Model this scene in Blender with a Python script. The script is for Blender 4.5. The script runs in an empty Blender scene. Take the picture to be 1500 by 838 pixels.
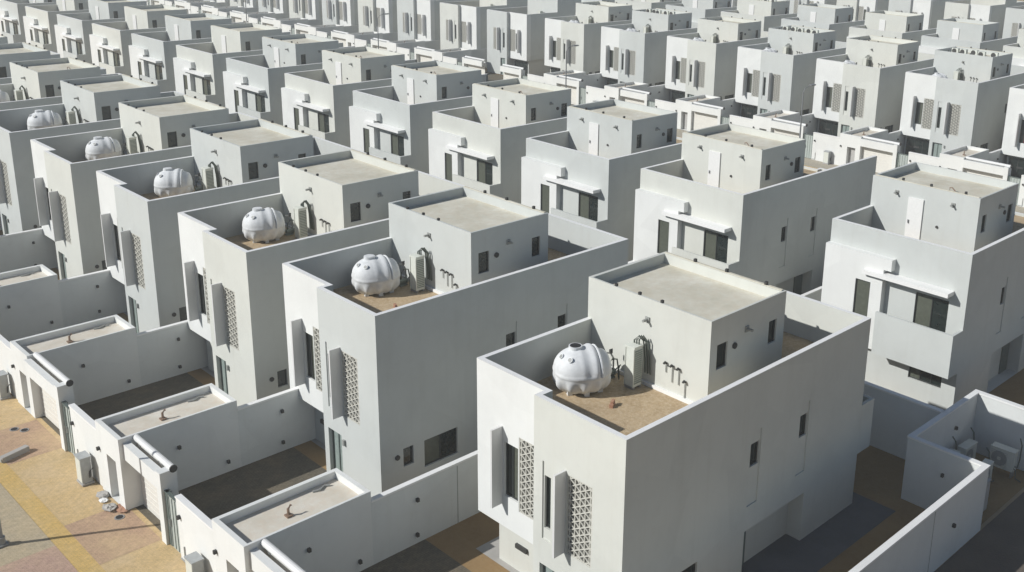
import bpy, math, random
from mathutils import Matrix, Vector

random.seed(7)
SC = bpy.context.scene
HAZE = 0.0010
COL = SC.collection

# ------------------------------------------------------------------ materials
def new_mat(name):
    m = bpy.data.materials.new(name); m.use_nodes = True
    nt = m.node_tree
    return m, nt, nt.nodes['Principled BSDF']

def node(nt, kind, **kw):
    n = nt.nodes.new(kind)
    for k, v in kw.items(): setattr(n, k, v)
    return n

def ramp(nt, src, stops):
    r = node(nt, 'ShaderNodeValToRGB')
    e = r.color_ramp.elements
    while len(e) < len(stops): e.new(0.5)
    for el, (p, c) in zip(e, stops):
        el.position = p; el.color = (c[0], c[1], c[2], 1)
    nt.links.new(src, r.inputs[0])
    return r.outputs[0]

def mix(nt, fac, a, b, mode='MIX'):
    n = node(nt, 'ShaderNodeMix', data_type='RGBA', blend_type=mode)
    for sock, v in ((0, fac), (6, a), (7, b)):
        if isinstance(v, (int, float)): n.inputs[sock].default_value = v
        elif isinstance(v, tuple): n.inputs[sock].default_value = (v[0], v[1], v[2], 1)
        else: nt.links.new(v, n.inputs[sock])
    return n.outputs[2]

def position(nt, scale=(1, 1, 1)):
    g = node(nt, 'ShaderNodeNewGeometry')
    m = node(nt, 'ShaderNodeMapping'); m.inputs['Scale'].default_value = scale
    nt.links.new(g.outputs['Position'], m.inputs['Vector'])
    return m.outputs[0]

def noise(nt, vec, scale, detail=4, rough=0.6):
    n = node(nt, 'ShaderNodeTexNoise')
    n.inputs['Scale'].default_value = scale; n.inputs['Detail'].default_value = detail
    n.inputs['Roughness'].default_value = rough
    nt.links.new(vec, n.inputs['Vector'])
    return n.outputs[0]

def bump(nt, bsdf, src, strength, dist=0.01):
    b = node(nt, 'ShaderNodeBump'); b.inputs['Strength'].default_value = strength
    b.inputs['Distance'].default_value = dist
    nt.links.new(src, b.inputs['Height']); nt.links.new(b.outputs[0], bsdf.inputs['Normal'])

def plaster(name, col, dirt=(0.42, 0.38, 0.32), amount=0.16):
    """painted render: faint cloudy tone, rain streaks, dust; world coordinates so that no two houses repeat"""
    m, nt, b = new_mat(name)
    p = position(nt)
    cloud = noise(nt, p, 0.45, 6, 0.62)
    c = tuple(col)
    base = ramp(nt, cloud, [(0.28, tuple(v * 0.935 for v in c)), (0.5, c), (0.74, tuple(min(1, v * 1.03) for v in c))])
    ps = position(nt, (2.2, 2.2, 0.13))
    st = noise(nt, ps, 1.0, 6, 0.72)
    sf = ramp(nt, st, [(0.52, (0, 0, 0)), (0.80, (amount * 1.5,) * 3)])
    col1 = mix(nt, sf, base, tuple(v * k for v, k in zip(c, (0.72, 0.69, 0.63))))
    gr = noise(nt, p, 2.4, 7, 0.78)
    gf = ramp(nt, gr, [(0.54, (0, 0, 0)), (0.78, (amount * 1.1,) * 3)])
    col2 = mix(nt, gf, col1, dirt)
    # dust splashed up along the ground and a trowelled patchwork
    vo = node(nt, 'ShaderNodeTexVoronoi'); vo.inputs['Scale'].default_value = 0.42
    nt.links.new(p, vo.inputs['Vector'])
    sp = node(nt, 'ShaderNodeSeparateColor'); nt.links.new(vo.outputs['Color'], sp.inputs[0])
    pv = ramp(nt, sp.outputs[0], [(0.0, (0.975,) * 3), (1.0, (1.02,) * 3)])
    col2 = mix(nt, 1.0, col2, pv, 'MULTIPLY')
    nt.links.new(col2, b.inputs['Base Color'])
    b.inputs['Roughness'].default_value = 0.88
    b.inputs['Specular IOR Level'].default_value = 0.25
    bump(nt, b, noise(nt, p, 22, 4), 0.25, 0.012)
    return m

def granular(name, c0, c1, c2, big=0.35, fine=9.0, rough=0.95, bstr=0.5):
    m, nt, b = new_mat(name)
    p = position(nt)
    n1 = noise(nt, p, big, 5, 0.65)
    n2 = noise(nt, p, fine, 5, 0.8)
    base = ramp(nt, n1, [(0.32, c0), (0.68, c1)])
    f = ramp(nt, n2, [(0.42, (0, 0, 0)), (0.72, (0.75, 0.75, 0.75))])
    nt.links.new(mix(nt, f, base, c2), b.inputs['Base Color'])
    b.inputs['Roughness'].default_value = rough
    b.inputs['Specular IOR Level'].default_value = 0.2
    bump(nt, b, n2, bstr, 0.03)
    return m

def paver(name, c0, c1, joint, dust, dust_amt=0.5, w=0.21, h=0.105):
    m, nt, b = new_mat(name)
    p = position(nt)
    br = node(nt, 'ShaderNodeTexBrick')
    br.inputs['Color1'].default_value = (*c0, 1); br.inputs['Color2'].default_value = (*c1, 1)
    br.inputs['Mortar'].default_value = (*joint, 1)
    br.inputs['Scale'].default_value = 1.0; br.inputs['Mortar Size'].default_value = 0.007
    br.inputs['Brick Width'].default_value = w; br.inputs['Row Height'].default_value = h
    nt.links.new(p, br.inputs['Vector'])
    n1 = noise(nt, p, 0.5, 6, 0.7)
    f = ramp(nt, n1, [(0.42, (0, 0, 0)), (0.7, (dust_amt,) * 3)])
    c = mix(nt, f, br.outputs[0], dust)
    n2 = noise(nt, p, 5, 5, 0.75)
    f2 = ramp(nt, n2, [(0.35, (0.8, 0.8, 0.8)), (0.7, (1.08, 1.08, 1.08))])
    c = mix(nt, 1.0, c, f2, 'MULTIPLY')
    nt.links.new(c, b.inputs['Base Color'])
    b.inputs['Roughness'].default_value = 0.92; b.inputs['Specular IOR Level'].default_value = 0.2
    bump(nt, b, n2, 0.3, 0.01)
    return m

def simple(name, col, rough=0.6, metal=0.0, spec=0.4, var=0.12):
    m, nt, b = new_mat(name)
    p = position(nt)
    n1 = noise(nt, p, 6, 4)
    c = ramp(nt, n1, [(0.3, tuple(v * (1 - var) for v in col)), (0.7, tuple(min(1, v * (1 + var * 0.6)) for v in col))])
    nt.links.new(c, b.inputs['Base Color'])
    b.inputs['Roughness'].default_value = rough; b.inputs['Metallic'].default_value = metal
    b.inputs['Specular IOR Level'].default_value = spec
    return m

M = {}
M['white'] = plaster('white_render', (0.79, 0.80, 0.775), amount=0.06)
M['cream'] = plaster('cream_render', (0.665, 0.675, 0.622), amount=0.13)
M['grey'] = plaster('pale_grey_render', (0.59, 0.614, 0.592), amount=0.13)
M['yardwall'] = plaster('yard_wall_render', (0.73, 0.752, 0.735), amount=0.14)
M['coping'] = plaster('coping_render', (0.87, 0.87, 0.85), amount=0.08)
M['gravel'] = granular('terrace_gravel', (0.38, 0.275, 0.16), (0.54, 0.41, 0.255), (0.66, 0.55, 0.39), 1.1, 7, bstr=1.0)
M['roof'] = granular('roof_screed', (0.58, 0.55, 0.44), (0.78, 0.76, 0.66), (0.64, 0.57, 0.44), 0.75, 2.6, bstr=0.25)
M['annexroof'] = granular('annex_roof_screed', (0.62, 0.575, 0.48), (0.78, 0.745, 0.66), (0.66, 0.56, 0.44), 0.8, 3, bstr=0.25)
M['sand'] = granular('sand', (0.42, 0.31, 0.19), (0.52, 0.39, 0.24), (0.46, 0.36, 0.24), 0.12, 4)
M['soil'] = granular('brown_soil', (0.26, 0.165, 0.075), (0.36, 0.24, 0.115), (0.34, 0.24, 0.135), 0.4, 6)
M['tanpaver'] = paver('tan_pavers', (0.68, 0.495, 0.25), (0.63, 0.465, 0.245), (0.52, 0.38, 0.21), (0.68, 0.52, 0.32), 0.9)
M['pinkpaver'] = paver('red_pavers', (0.56, 0.38, 0.255), (0.51, 0.35, 0.24), (0.39, 0.27, 0.185), (0.64, 0.47, 0.28), 0.8)
M['greypaver'] = paver('grey_pavers', (0.53, 0.45, 0.315), (0.49, 0.42, 0.30), (0.37, 0.31, 0.22), (0.60, 0.48, 0.30), 0.65)
M['roadpink'] = paver('mauve_pavers', (0.56, 0.385, 0.295), (0.52, 0.355, 0.28), (0.40, 0.28, 0.215), (0.60, 0.45, 0.30), 0.6)
M['pavement'] = paver('dusty_grey_pavers', (0.50, 0.46, 0.37), (0.46, 0.42, 0.34), (0.33, 0.30, 0.24), (0.54, 0.47, 0.34), 0.5)
M['yellow'] = paver('yellow_kerb_pavers', (0.70, 0.48, 0.175), (0.65, 0.45, 0.165), (0.50, 0.36, 0.16), (0.66, 0.50, 0.27), 0.6)
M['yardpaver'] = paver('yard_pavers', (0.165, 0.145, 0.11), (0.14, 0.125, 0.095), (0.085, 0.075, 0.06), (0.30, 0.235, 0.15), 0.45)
M['concrete'] = granular('concrete', (0.40, 0.39, 0.37), (0.50, 0.48, 0.45), (0.42, 0.40, 0.36), 0.6, 7, bstr=0.2)
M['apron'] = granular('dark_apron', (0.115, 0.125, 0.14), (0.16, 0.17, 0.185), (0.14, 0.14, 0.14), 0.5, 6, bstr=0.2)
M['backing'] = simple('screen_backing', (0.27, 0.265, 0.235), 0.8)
M['asphalt'] = granular('dusty_asphalt', (0.115, 0.10, 0.085), (0.17, 0.145, 0.12), (0.15, 0.12, 0.095), 0.3, 8)
M['frame'] = simple('dark_window_frame', (0.035, 0.04, 0.038), 0.45)
M['glass'] = simple('dark_glass', (0.018, 0.026, 0.024), 0.08, 0, 0.6, 0.3)
M['curtain'] = simple('curtained_glass', (0.105, 0.115, 0.09), 0.2, 0, 0.5, 0.15)
M['red'] = simple('red_curtained_glass', (0.24, 0.05, 0.055), 0.3, 0, 0.5)
M['paleglass'] = simple('pale_green_glass', (0.30, 0.36, 0.335), 0.25, 0, 0.5)
M['greendoor'] = simple('green_grey_metal', (0.115, 0.145, 0.135), 0.45)
M['gateleaf'] = simple('pale_green_gate', (0.44, 0.49, 0.46), 0.5)
M['whitedoor'] = simple('white_door_paint', (0.84, 0.84, 0.82), 0.4, var=0.04)
M['creamdoor'] = simple('cream_shutter', (0.77, 0.755, 0.70), 0.5, var=0.05)
M['niche'] = simple('grey_metal_door', (0.46, 0.455, 0.44), 0.5)
M['fin'] = plaster('fin_render', (0.70, 0.70, 0.685), amount=0.08)
M['lattice'] = simple('stone_lattice', (0.60, 0.592, 0.53), 0.85, var=0.07)
M['fitting'] = simple('dark_fitting', (0.05, 0.05, 0.048), 0.6)
M['pipe'] = simple('grey_pipe', (0.34, 0.35, 0.33), 0.5)
M['insul'] = simple('pipe_insulation', (0.10, 0.12, 0.10), 0.8)
M['tank'] = simple('white_tank_plastic', (0.76, 0.775, 0.775), 0.6, var=0.08)
M['tankdark'] = simple('tank_opening', (0.02, 0.02, 0.022), 0.7)
M['casing'] = simple('cream_casing', (0.70, 0.72, 0.65), 0.45, var=0.06)
M['grillegreen'] = simple('grey_green_grille', (0.26, 0.30, 0.26), 0.5)
M['metal'] = simple('galvanised', (0.42, 0.43, 0.43), 0.4, 0.6)
M['tube'] = simple('white_tube_paint', (0.80, 0.80, 0.78), 0.35, var=0.05)
M['box'] = simple('grey_box_paint', (0.40, 0.42, 0.42), 0.5)
M['rust'] = granular('brick_rubble', (0.36, 0.17, 0.11), (0.46, 0.26, 0.17), (0.42, 0.30, 0.22), 2, 9)
M['drain'] = simple('brown_drain', (0.25, 0.17, 0.12), 0.7)
M['lampgrey'] = simple('lamp_post_grey', (0.30, 0.31, 0.31), 0.45, 0.3)
M['lens'] = simple('lamp_lens', (0.65, 0.66, 0.64), 0.2)

# ------------------------------------------------------------------ mesh builder
class MB:
    def __init__(s): s.v = []; s.f = []; s.smooth = False
    def quad(s, a, b, c, d):
        n = len(s.v); s.v += [tuple(a), tuple(b), tuple(c), tuple(d)]; s.f.append((n, n + 1, n + 2, n + 3))
    def poly(s, pts):
        n = len(s.v); s.v += [tuple(p) for p in pts]; s.f.append(tuple(range(n, n + len(pts))))
    def box(s, x0, y0, z0, x1, y1, z1):
        n = len(s.v)
        s.v += [(x, y, z) for z in (z0, z1) for y in (y0, y1) for x in (x0, x1)]
        for q in ((0, 2, 3, 1), (4, 5, 7, 6), (0, 1, 5, 4), (2, 6, 7, 3), (0, 4, 6, 2), (1, 3, 7, 5)):
            s.f.append(tuple(n + i for i in q))
        return s
    def tube(s, pts, r, n=8, cap=True):
        """round bar along a polyline"""
        pts = [Vector(p) for p in pts]; rings = []
        for i, p in enumerate(pts):
            d = (pts[min(i + 1, len(pts) - 1)] - pts[max(i - 1, 0)]).normalized()
            a = d.orthogonal().normalized() if abs(d.z) > 0.9 else d.cross(Vector((0, 0, 1))).normalized()
            b = d.cross(a).normalized(); k = len(s.v)
            rr = r[i] if isinstance(r, (list, tuple)) else r
            for j in range(n):
                t = 2 * math.pi * j / n
                s.v.append(tuple(p + a * (rr * math.cos(t)) + b * (rr * math.sin(t))))
            rings.append(k)
        for k0, k1 in zip(rings, rings[1:]):
            for j in range(n):
                s.f.append((k0 + j, k0 + (j + 1) % n, k1 + (j + 1) % n, k1 + j))
        if cap:
            s.f.append(tuple(rings[0] + j for j in range(n - 1, -1, -1))); s.f.append(tuple(rings[-1] + j for j in range(n)))
        return s
    # wall in the plane x = X; `inn` = +1/-1 is the direction into the wall; holes are (y0, z0, y1, z1, depth, floor?)
    def wall(s, axis, X, a0, a1, z0, z1, inn, holes=()):
        P = (lambda a, z, d=0: (X + inn * d, a, z)) if axis == 'x' else (lambda a, z, d=0: (a, X + inn * d, z))
        us = sorted({a0, a1, *[h[0] for h in holes], *[h[2] for h in holes]})
        vs = sorted({z0, z1, *[h[1] for h in holes], *[h[3] for h in holes]})
        for u0, u1 in zip(us, us[1:]):
            for v0, v1 in zip(vs, vs[1:]):
                cu, cv = (u0 + u1) / 2, (v0 + v1) / 2
                if any(h[0] < cu < h[2] and h[1] < cv < h[3] for h in holes): continue
                s.quad(P(u0, v0), P(u1, v0), P(u1, v1), P(u0, v1))
        for h in holes:
            u0, v0, u1, v1, d = h[:5]
            s.quad(P(u0, v0), P(u0, v1), P(u0, v1, d), P(u0, v0, d))
            s.quad(P(u1, v0), P(u1, v1), P(u1, v1, d), P(u1, v0, d))
            s.quad(P(u0, v1), P(u1, v1), P(u1, v1, d), P(u0, v1, d))
            s.quad(P(u0, v0), P(u1, v0), P(u1, v0, d), P(u0, v0, d))
        return s
    def mesh(s, name, T=None):
        me = bpy.data.meshes.new(name)
        v = [T(p) for p in s.v] if T else s.v
        flip = bool(T and getattr(T, 'flip', False))
        me.from_pydata(v, [], [tuple(reversed(f)) for f in s.f] if flip else s.f)
        if s.smooth: me.polygons.foreach_set('use_smooth', [True] * len(me.polygons))
        me.update()
        return me

L, W, H, TZ, TH = 14.19, 7.655, 8.5, 6.75, 0.2
PX0, PX1, PW, PZ, RZ = 5.96, 10.46, 1.60, 10.17, 9.76
SPLIT = 4.15                                     # where the cream/grey front ends and the white front begins
FX = 0.44                                        # set-back of the white front

class Tf:
    """mirror of local house coordinates: mx front<->back, my side<->side"""
    def __init__(s, mx, my): s.mx, s.my = mx, my; s.flip = mx != my
    def __call__(s, p): return (L - p[0] if s.mx else p[0], W - p[1] if s.my else p[1], p[2])

# ------------------------------------------------------------------ object helpers
def link(name, data, mat=None, parent=None, loc=None):
    o = bpy.data.objects.new(name, data); COL.objects.link(o)
    if mat is not None:
        if not data.materials: data.materials.append(mat)
        if data.materials[0] is not mat:
            o.material_slots[0].link = 'OBJECT'; o.material_slots[0].material = mat
    if parent is not None: o.parent = parent
    if loc is not None: o.location = loc
    return o

def tag(o, label, cat, group=None):
    o['label'] = label; o['category'] = cat; o['kind'] = 'thing'
    if group: o['group'] = group
    return o

def structure(name, mb, mat):
    o = link(name, mb.mesh(name), M[mat]); o['kind'] = 'structure'
    return o

def empty(name, loc):
    o = bpy.data.objects.new(name, None); COL.objects.link(o); o.location = loc; o.empty_display_size = 0.5
    return o

# ------------------------------------------------------------------ the house, as a list of parts
def lattice(axis, X, out, a0, z0, a1, z1):
    """kagome screen of three families of bars inside a border"""
    mb = MB(); w = a1 - a0; h = z1 - z0; sp, bw = 0.27, 0.034
    def bar(p, q, d0, d1):
        dx, dz = q[0] - p[0], q[1] - p[1]; n = math.hypot(dx, dz)
        ox, oz = -dz / n * bw / 2, dx / n * bw / 2
        c = [(p[0] + ox, p[1] + oz), (q[0] + ox, q[1] + oz), (q[0] - ox, q[1] - oz), (p[0] - ox, p[1] - oz)]
        P = (lambda u, z, d: (X + out * d, a0 + u, z0 + z)) if axis == 'x' else (lambda u, z, d: (a0 + u, X + out * d, z0 + z))
        mb.quad(*[P(u, z, d1) for u, z in c])
        for i in range(4):
            (u, z), (u2, z2) = c[i], c[(i + 1) % 4]
            mb.quad(P(u, z, d0), P(u2, z2, d0), P(u2, z2, d1), P(u, z, d1))
    def clip(p, d):
        t0, t1 = -99.0, 99.0
        for k, m in ((0, w), (1, h)):
            if abs(d[k]) < 1e-6:
                if not 0 < p[k] < m: return None
            else:
                a, b = -p[k] / d[k], (m - p[k]) / d[k]
                t0, t1 = max(t0, min(a, b)), min(t1, max(a, b))
        return None if t1 - t0 < 0.05 else ((p[0] + d[0] * t0, p[1] + d[1] * t0), (p[0] + d[0] * t1, p[1] + d[1] * t1))
    for fam, ang in enumerate((90, 30, 150)):
        d = (math.cos(math.radians(ang)), math.sin(math.radians(ang))); nrm = (-d[1], d[0])
        for k in range(-14, 15):
            off = k * sp * 0.866
            seg = clip((w / 2 + nrm[0] * off, h / 2 + nrm[1] * off), d)
            if seg: bar(*seg, 0.0, 0.036 + fam * 0.003)
    e = 0.025
    for seg in (((0, e), (w, e)), ((0, h - e), (w, h - e)), ((e, 0), (e, h)), ((w - e, 0), (w - e, h))):
        bar(*seg, 0.0, 0.05)
    return mb

def window(parts, axis, X, inn, a0, z0, a1, z1, depth, mull=0, pane='glass', pane2=None, name='window'):
    """frame standing at the back of its reveal, glass just behind it"""
    P = (lambda a, z, d: (X + inn * d, a, z)) if axis == 'x' else (lambda a, z, d: (a, X + inn * d, z))
    f = MB(); t = 0.05
    def bx(u0, v0, u1, v1, d0, d1, mb):
        a, b = P(u0, v0, d0), P(u1, v1, d1)
        mb.box(min(a[0], b[0]), min(a[1], b[1]), min(a[2], b[2]), max(a[0], b[0]), max(a[1], b[1]), max(a[2], b[2]))
    d0, d1 = depth - 0.05, depth + 0.01
    bx(a0, z0, a0 + t, z1, d0, d1, f); bx(a1 - t, z0, a1, z1, d0, d1, f)
    bx(a0 + t, z0, a1 - t, z0 + t, d0, d1, f); bx(a0 + t, z1 - t, a1 - t, z1, d0, d1, f)
    cuts = [a0 + (a1 - a0) * (i + 1) / (mull + 1) for i in range(mull)]
    for cpos in cuts: bx(cpos - t / 2, z0 + t, cpos + t / 2, z1 - t, d0 + 0.003, d1 - 0.003, f)
    kids = []; edges = [a0] + cuts + [a1]
    for i, (u0, u1) in enumerate(zip(edges, edges[1:])):
        g = MB(); g.quad(P(u0, z0, depth - 0.012), P(u1, z0, depth - 0.012), P(u1, z1, depth - 0.012), P(u0, z1, depth - 0.012))
        kids.append(dict(name='pane', mb=g, mat=(pane2 if (pane2 and i == len(edges) - 2) else pane)))
    parts.append(dict(name=name, mb=f, mat='frame', kids=kids, lod=0))

def vent(parts, axis, X, out, a, z, r=0.11, d=0.06):
    mb = MB(); P = (lambda k: (X + out * k, a, z)) if axis == 'x' else (lambda k: (a, X + out * k, z))
    mb.tube([P(-0.02), P(d)], r, 10)
    parts.append(dict(name='vent', mb=mb, mat='fitting', lod=1))

def spout(parts, axis, X, out, a, z, ln=0.28, r=0.055):
    mb = MB(); P = (lambda k, dz=0: (X + out * k, a, z + dz)) if axis == 'x' else (lambda k, dz=0: (a, X + out * k, z + dz))
    mb.tube([P(-0.02), P(ln)], r, 8)
    c0, c1 = P(-0.01, -0.12), P(0.05, 0.10)
    if axis == 'x': mb.box(min(c0[0], c1[0]), a - 0.1, c0[2], max(c0[0], c1[0]), a + 0.1, c1[2])
    else: mb.box(a - 0.1, min(c0[1], c1[1]), c0[2], a + 0.1, max(c0[1], c1[1]), c1[2])
    parts.append(dict(name='spout', mb=mb, mat='pipe', lod=1))

def house_parts(open_front=False):
    ps = []
    HF = TZ + .14 if open_front else H
    # --- main shell in the house's own colour
    w = MB()
    strips = ((6.55, 7.17), (9.62, 10.22))
    w.wall('y', 0, 0, L, 0, H, 1, [(1.09, 1.58, 1.59, 2.40, .15), (2.13, 1.15, 3.85, 2.38, .15), (6.52, 0, 10.34, 2.30, .66),
                                   *[(a, 3.3, b, 6.28, .05) for a, b in strips]])
    w.quad((6.52, .66, 0), (10.34, .66, 0), (10.34, .66, 2.3), (6.52, .66, 2.3))
    for a, b in strips:
        w.wall('y', .05, a, b, 3.3, 6.28, 1, [(a + .04, 4.86, b - .03, 5.78, .14)])
    w.wall('x', 0, 0, SPLIT, 0, HF, 1, [(2.82, 0, 3.82, 2.30, .28), (3.30, 3.3, 3.72, 6.25, .05), (1.37, 3.3, 2.52, 6.25, .10)])
    w.wall('x', .05, 3.30, 3.72, 3.3, 6.25, 1, [(3.33, 3.72, 3.66, 5.72, .16)])
    w.quad((0, SPLIT, 2.38), (FX, SPLIT, 2.38), (FX, SPLIT, HF), (0, SPLIT, HF))
    w.quad((0, SPLIT, 0), (1.15, SPLIT, 0), (1.15, SPLIT, 2.38), (0, SPLIT, 2.38))
    w.wall('x', 1.15, SPLIT, 7.3, 0, 2.38, 1)
    w.quad((1.15, 7.3, 0), (L, 7.3, 0), (L, 7.3, 2.38), (1.15, 7.3, 2.38))
    w.quad((1.15, 7.3, 2.38), (L, 7.3, 2.38), (L, W, 2.38), (1.15, W, 2.38))
    w.quad((1.15, W, 2.38), (L, W, 2.38), (L, W, H), (1.15, W, H))
    # back wall with loggia
    LB = L
    w.wall('x', L, 0, W, 0, H, -1, [(.86, 3.42, 2.60, 5.92, .14), (.74, 1.36, 2.52, 2.06, .15), (5.2, 0.02, 6.2, 2.1, .15)])
    # parapets: top faces and inner faces
    cop = MB()
    tops = [(0, 0, L, TH), (L - TH, TH, L, W - TH), (FX + TH, W - TH, PX0, W), (PX1, W - TH, L, W)]
    inner = [((TH, TH), (L - TH, TH)), ((FX + TH, W - TH), (PX0, W - TH)), ((PX1, W - TH), (L - TH, W - TH)), ((L - TH, TH), (L - TH, W - TH))]
    low = [(0, TH, TH, SPLIT), (FX, SPLIT, FX + TH, W), (TH, SPLIT - TH, FX + TH, SPLIT)]
    lowin = [((TH, TH), (TH, SPLIT - TH)), ((TH, SPLIT - TH), (FX + TH, SPLIT - TH)), ((FX + TH, SPLIT - TH), (FX + TH, W - TH))]
    for zz, rects, segs in ((H, tops, inner), (HF, low, lowin)):
        for x0, y0, x1, y1 in rects: cop.quad((x0, y0, zz), (x1, y0, zz), (x1, y1, zz), (x0, y1, zz))
        for a, b in segs: w.quad((*a, TZ - .02), (*b, TZ - .02), (*b, zz), (*a, zz))
    if open_front:
        w.quad((0, 0, HF), (0, TH, HF), (0, TH, H), (0, 0, H)); w.quad((0, TH, HF), (TH, TH, HF), (TH, TH, H), (0, TH, H))
        w.quad((FX, W - TH, HF), (FX, W, HF), (FX, W, H), (FX, W - TH, H)); cop.quad((FX, W - TH, H), (FX + TH, W - TH, H), (FX + TH, W, H), (FX, W, H))
    ps.append(dict(name='wall', mb=w, mat='BODY', lod=0))
    ps.append(dict(name='coping', mb=cop, mat='coping', lod=0))
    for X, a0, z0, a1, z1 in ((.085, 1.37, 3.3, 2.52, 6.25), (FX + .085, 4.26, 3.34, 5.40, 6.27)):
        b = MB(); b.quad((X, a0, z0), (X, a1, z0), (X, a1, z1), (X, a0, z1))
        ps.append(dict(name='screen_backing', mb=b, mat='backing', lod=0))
    # --- white front
    w = MB()
    w.wall('x', FX, SPLIT, W, 2.38, HF - .004, 1, [(5.44, 3.66, 6.18, 5.80, .16), (4.26, 3.34, 5.40, 6.27, .10)])
    w.quad((FX, SPLIT, 2.38), (1.15, SPLIT, 2.38), (1.15, W, 2.38), (FX, W, 2.38))
    w.quad((FX, W, 2.38), (1.15, W, 2.38), (1.15, W, H - .004), (FX, W, H - .004))
    ps.append(dict(name='facade', mb=w, mat='white', lod=0))
    # --- white projecting panel on the back
    w = MB(); B = L + .40
    w.wall('x', B, 4.25, W, 2.35, 7.28, -1, [(4.90, 3.75, 5.75, 5.86, .12)])
    w.quad((L, 4.25, 7.28), (B, 4.25, 7.28), (B, W, 7.28), (L, W, 7.28)); w.quad((L, 4.25, 2.35), (B, 4.25, 2.35), (B, W, 2.35), (L, W, 2.35))
    w.quad((L, W, 2.35), (B, W, 2.35), (B, W, 7.28), (L, W, 7.28)); w.quad((L, 4.25, 2.35), (B, 4.25, 2.35), (B, 4.25, 7.28), (L, 4.25, 7.28))
    ps.append(dict(name='facade', mb=w, mat='white', lod=0))
    window(ps, 'x', B, -1, 4.90, 3.75, 5.75, 5.86, .10, 0, 'curtain')
    # --- balcony with its upstand, canopy over the loggia, scupper box
    w = MB()
    w.box(L + .003, .0, 2.45, L + .97, 4.15, 3.38); w.box(L + .82, .0, 3.38, L + .97, 4.15, 4.66)
    w.box(L + .003, .0, 3.38, L + .82, .15, 4.66)
    ps.append(dict(name='balcony', mb=w, mat='BODY', lod=0))
    ps.append(dict(name='canopy', mb=MB().box(L + .002, .66, 6.30, L + .66, 5.30, 6.50), mat='coping', lod=0))
    ps.append(dict(name='scupper', mb=MB().box(L + .002, 3.84, 6.70, L + .40, 4.248, 7.28), mat='white', lod=0))
    # --- roof terrace
    w = MB()
    for x0, y0, x1, y1 in ((TH, TH, L - TH, PW), (TH, PW, PX0, SPLIT - TH), (FX + TH, SPLIT - TH, PX0, W - TH), (PX1, PW, L - TH, W - TH)):
        w.quad((x0, y0, TZ), (x1, y0, TZ), (x1, y1, TZ), (x0, y1, TZ))
    ps.append(dict(name='terrace_floor', mb=w, mat='gravel', lod=0))
    ps.append(dict(name='plinth', mb=MB().box(PX0 - .10, PW - .10, TZ + .004, PX0 - .002, W - TH - .002, TZ + .14).box(PX0 - .002, PW - .10, TZ + .004, PX1, PW - .002, TZ + .14), mat='coping', lod=1))
    # --- penthouse
    w = MB()
    w.wall('x', PX0, PW, W, TZ, PZ, 1)
    w.wall('y', PW, PX0, PX1, TZ, PZ, 1, [(6.36, 8.20, 6.96, 9.16, .14), (9.46, 8.26, 9.96, 9.18, .14)])
    w.wall('x', PX1, PW, W, TZ, PZ, -1)
    w.quad((PX0, W, H), (PX1, W, H), (PX1, W, PZ), (PX0, W, PZ))
    a, b2 = .09, .24
    for x0, y0, x1, y1 in ((PX0, PW, PX0 + a, W), (PX0 + a, PW, PX1 - b2, PW + a), (PX0 + a, W - .15, PX1 - b2, W), (PX1 - b2, PW, PX1, W)):
        w.quad((x0, y0, PZ), (x1, y0, PZ), (x1, y1, PZ), (x0, y1, PZ))
    for p, q in (((PX0 + a, PW + a), (PX1 - b2, PW + a)), ((PX0 + a, PW + a), (PX0 + a, W - .15)), ((PX0 + a, W - .15), (PX1 - b2, W - .15)), ((PX1 - b2, PW + a), (PX1 - b2, W - .15))):
        w.quad((*p, RZ - .02), (*q, RZ - .02), (*q, PZ), (*p, PZ))
    roof = MB(); roof.quad((PX0 + a, PW + a, RZ), (PX1 - b2, PW + a, RZ), (PX1 - b2, W - .15, RZ), (PX0 + a, W - .15, RZ))
    rim = MB()
    rim.box(PX1 - b2 + .05, PW + .1, PZ + .003, PX1 - .06, W - .1, PZ + .035)
    fx = [MB().box(PX1 - .2, t, PZ + .038, PX1 - .08, t + .1, PZ + .16) for t in (2.4, 4.3, 5.9)] + [MB().box(PX0 + .02, t, PZ + .001, PX0 + .12, t + .10, PZ + .10) for t in (3.9, 5.0, 6.2) if not open_front]
    drain = MB(); drain.tube([(8.9, 4.0, RZ), (8.9, 4.0, RZ + .2), (8.95, 3.85, RZ + .24), (9.0, 3.6, RZ + .06)], .03, 6)
    ps.append(dict(name='penthouse', mb=w, mat='BODY', lod=0,
                   kids=[dict(name='roof', mb=roof, mat='roof'), dict(name='coping', mb=rim, mat='roof'), *[dict(name='roof_fitting', mb=q, mat='fitting') for q in fx], dict(name='drain_pipe', mb=drain, mat='drain')]))
    window(ps, 'y', PW, 1, 6.36, 8.20, 6.96, 9.16, .12)
    window(ps, 'y', PW, 1, 9.46, 8.26, 9.96, 9.18, .12)
    vent(ps, 'y', PW, -1, 7.36, 8.86, .12); spout(ps, 'y', PW, -1, 8.05, 9.32)
    spout(ps, 'x', PX0, -1, 4.55, 9.36)
    for yy, z0, z1 in ((3.55, 7.85, 7.95), (3.24, 7.3, 7.93), (2.93, 7.3, 7.91), (2.62, 6.85, 7.52)):
        c = MB(); c.tube([(PX0 - .04, yy, z0 - .25 if z0 > 7.5 else z0), (PX0 - .04, yy, z1)], .02, 6)
        hd = MB(); hd.tube([(PX0 - .03, yy, z1), (PX0 - .09, yy, z1 + .06), (PX0 - .17, yy, z1 + .02)], .045, 7)
        ps.append(dict(name='conduit', mb=c, mat='pipe', lod=1, kids=[dict(name='conduit_head', mb=hd, mat='fitting')]))
    spout(ps, 'x', PX1, 1, 6.16, 9.55); spout(ps, 'x', PX1, 1, 2.98, 9.55); vent(ps, 'x', PX1, 1, 3.72, 8.2, .07)
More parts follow.
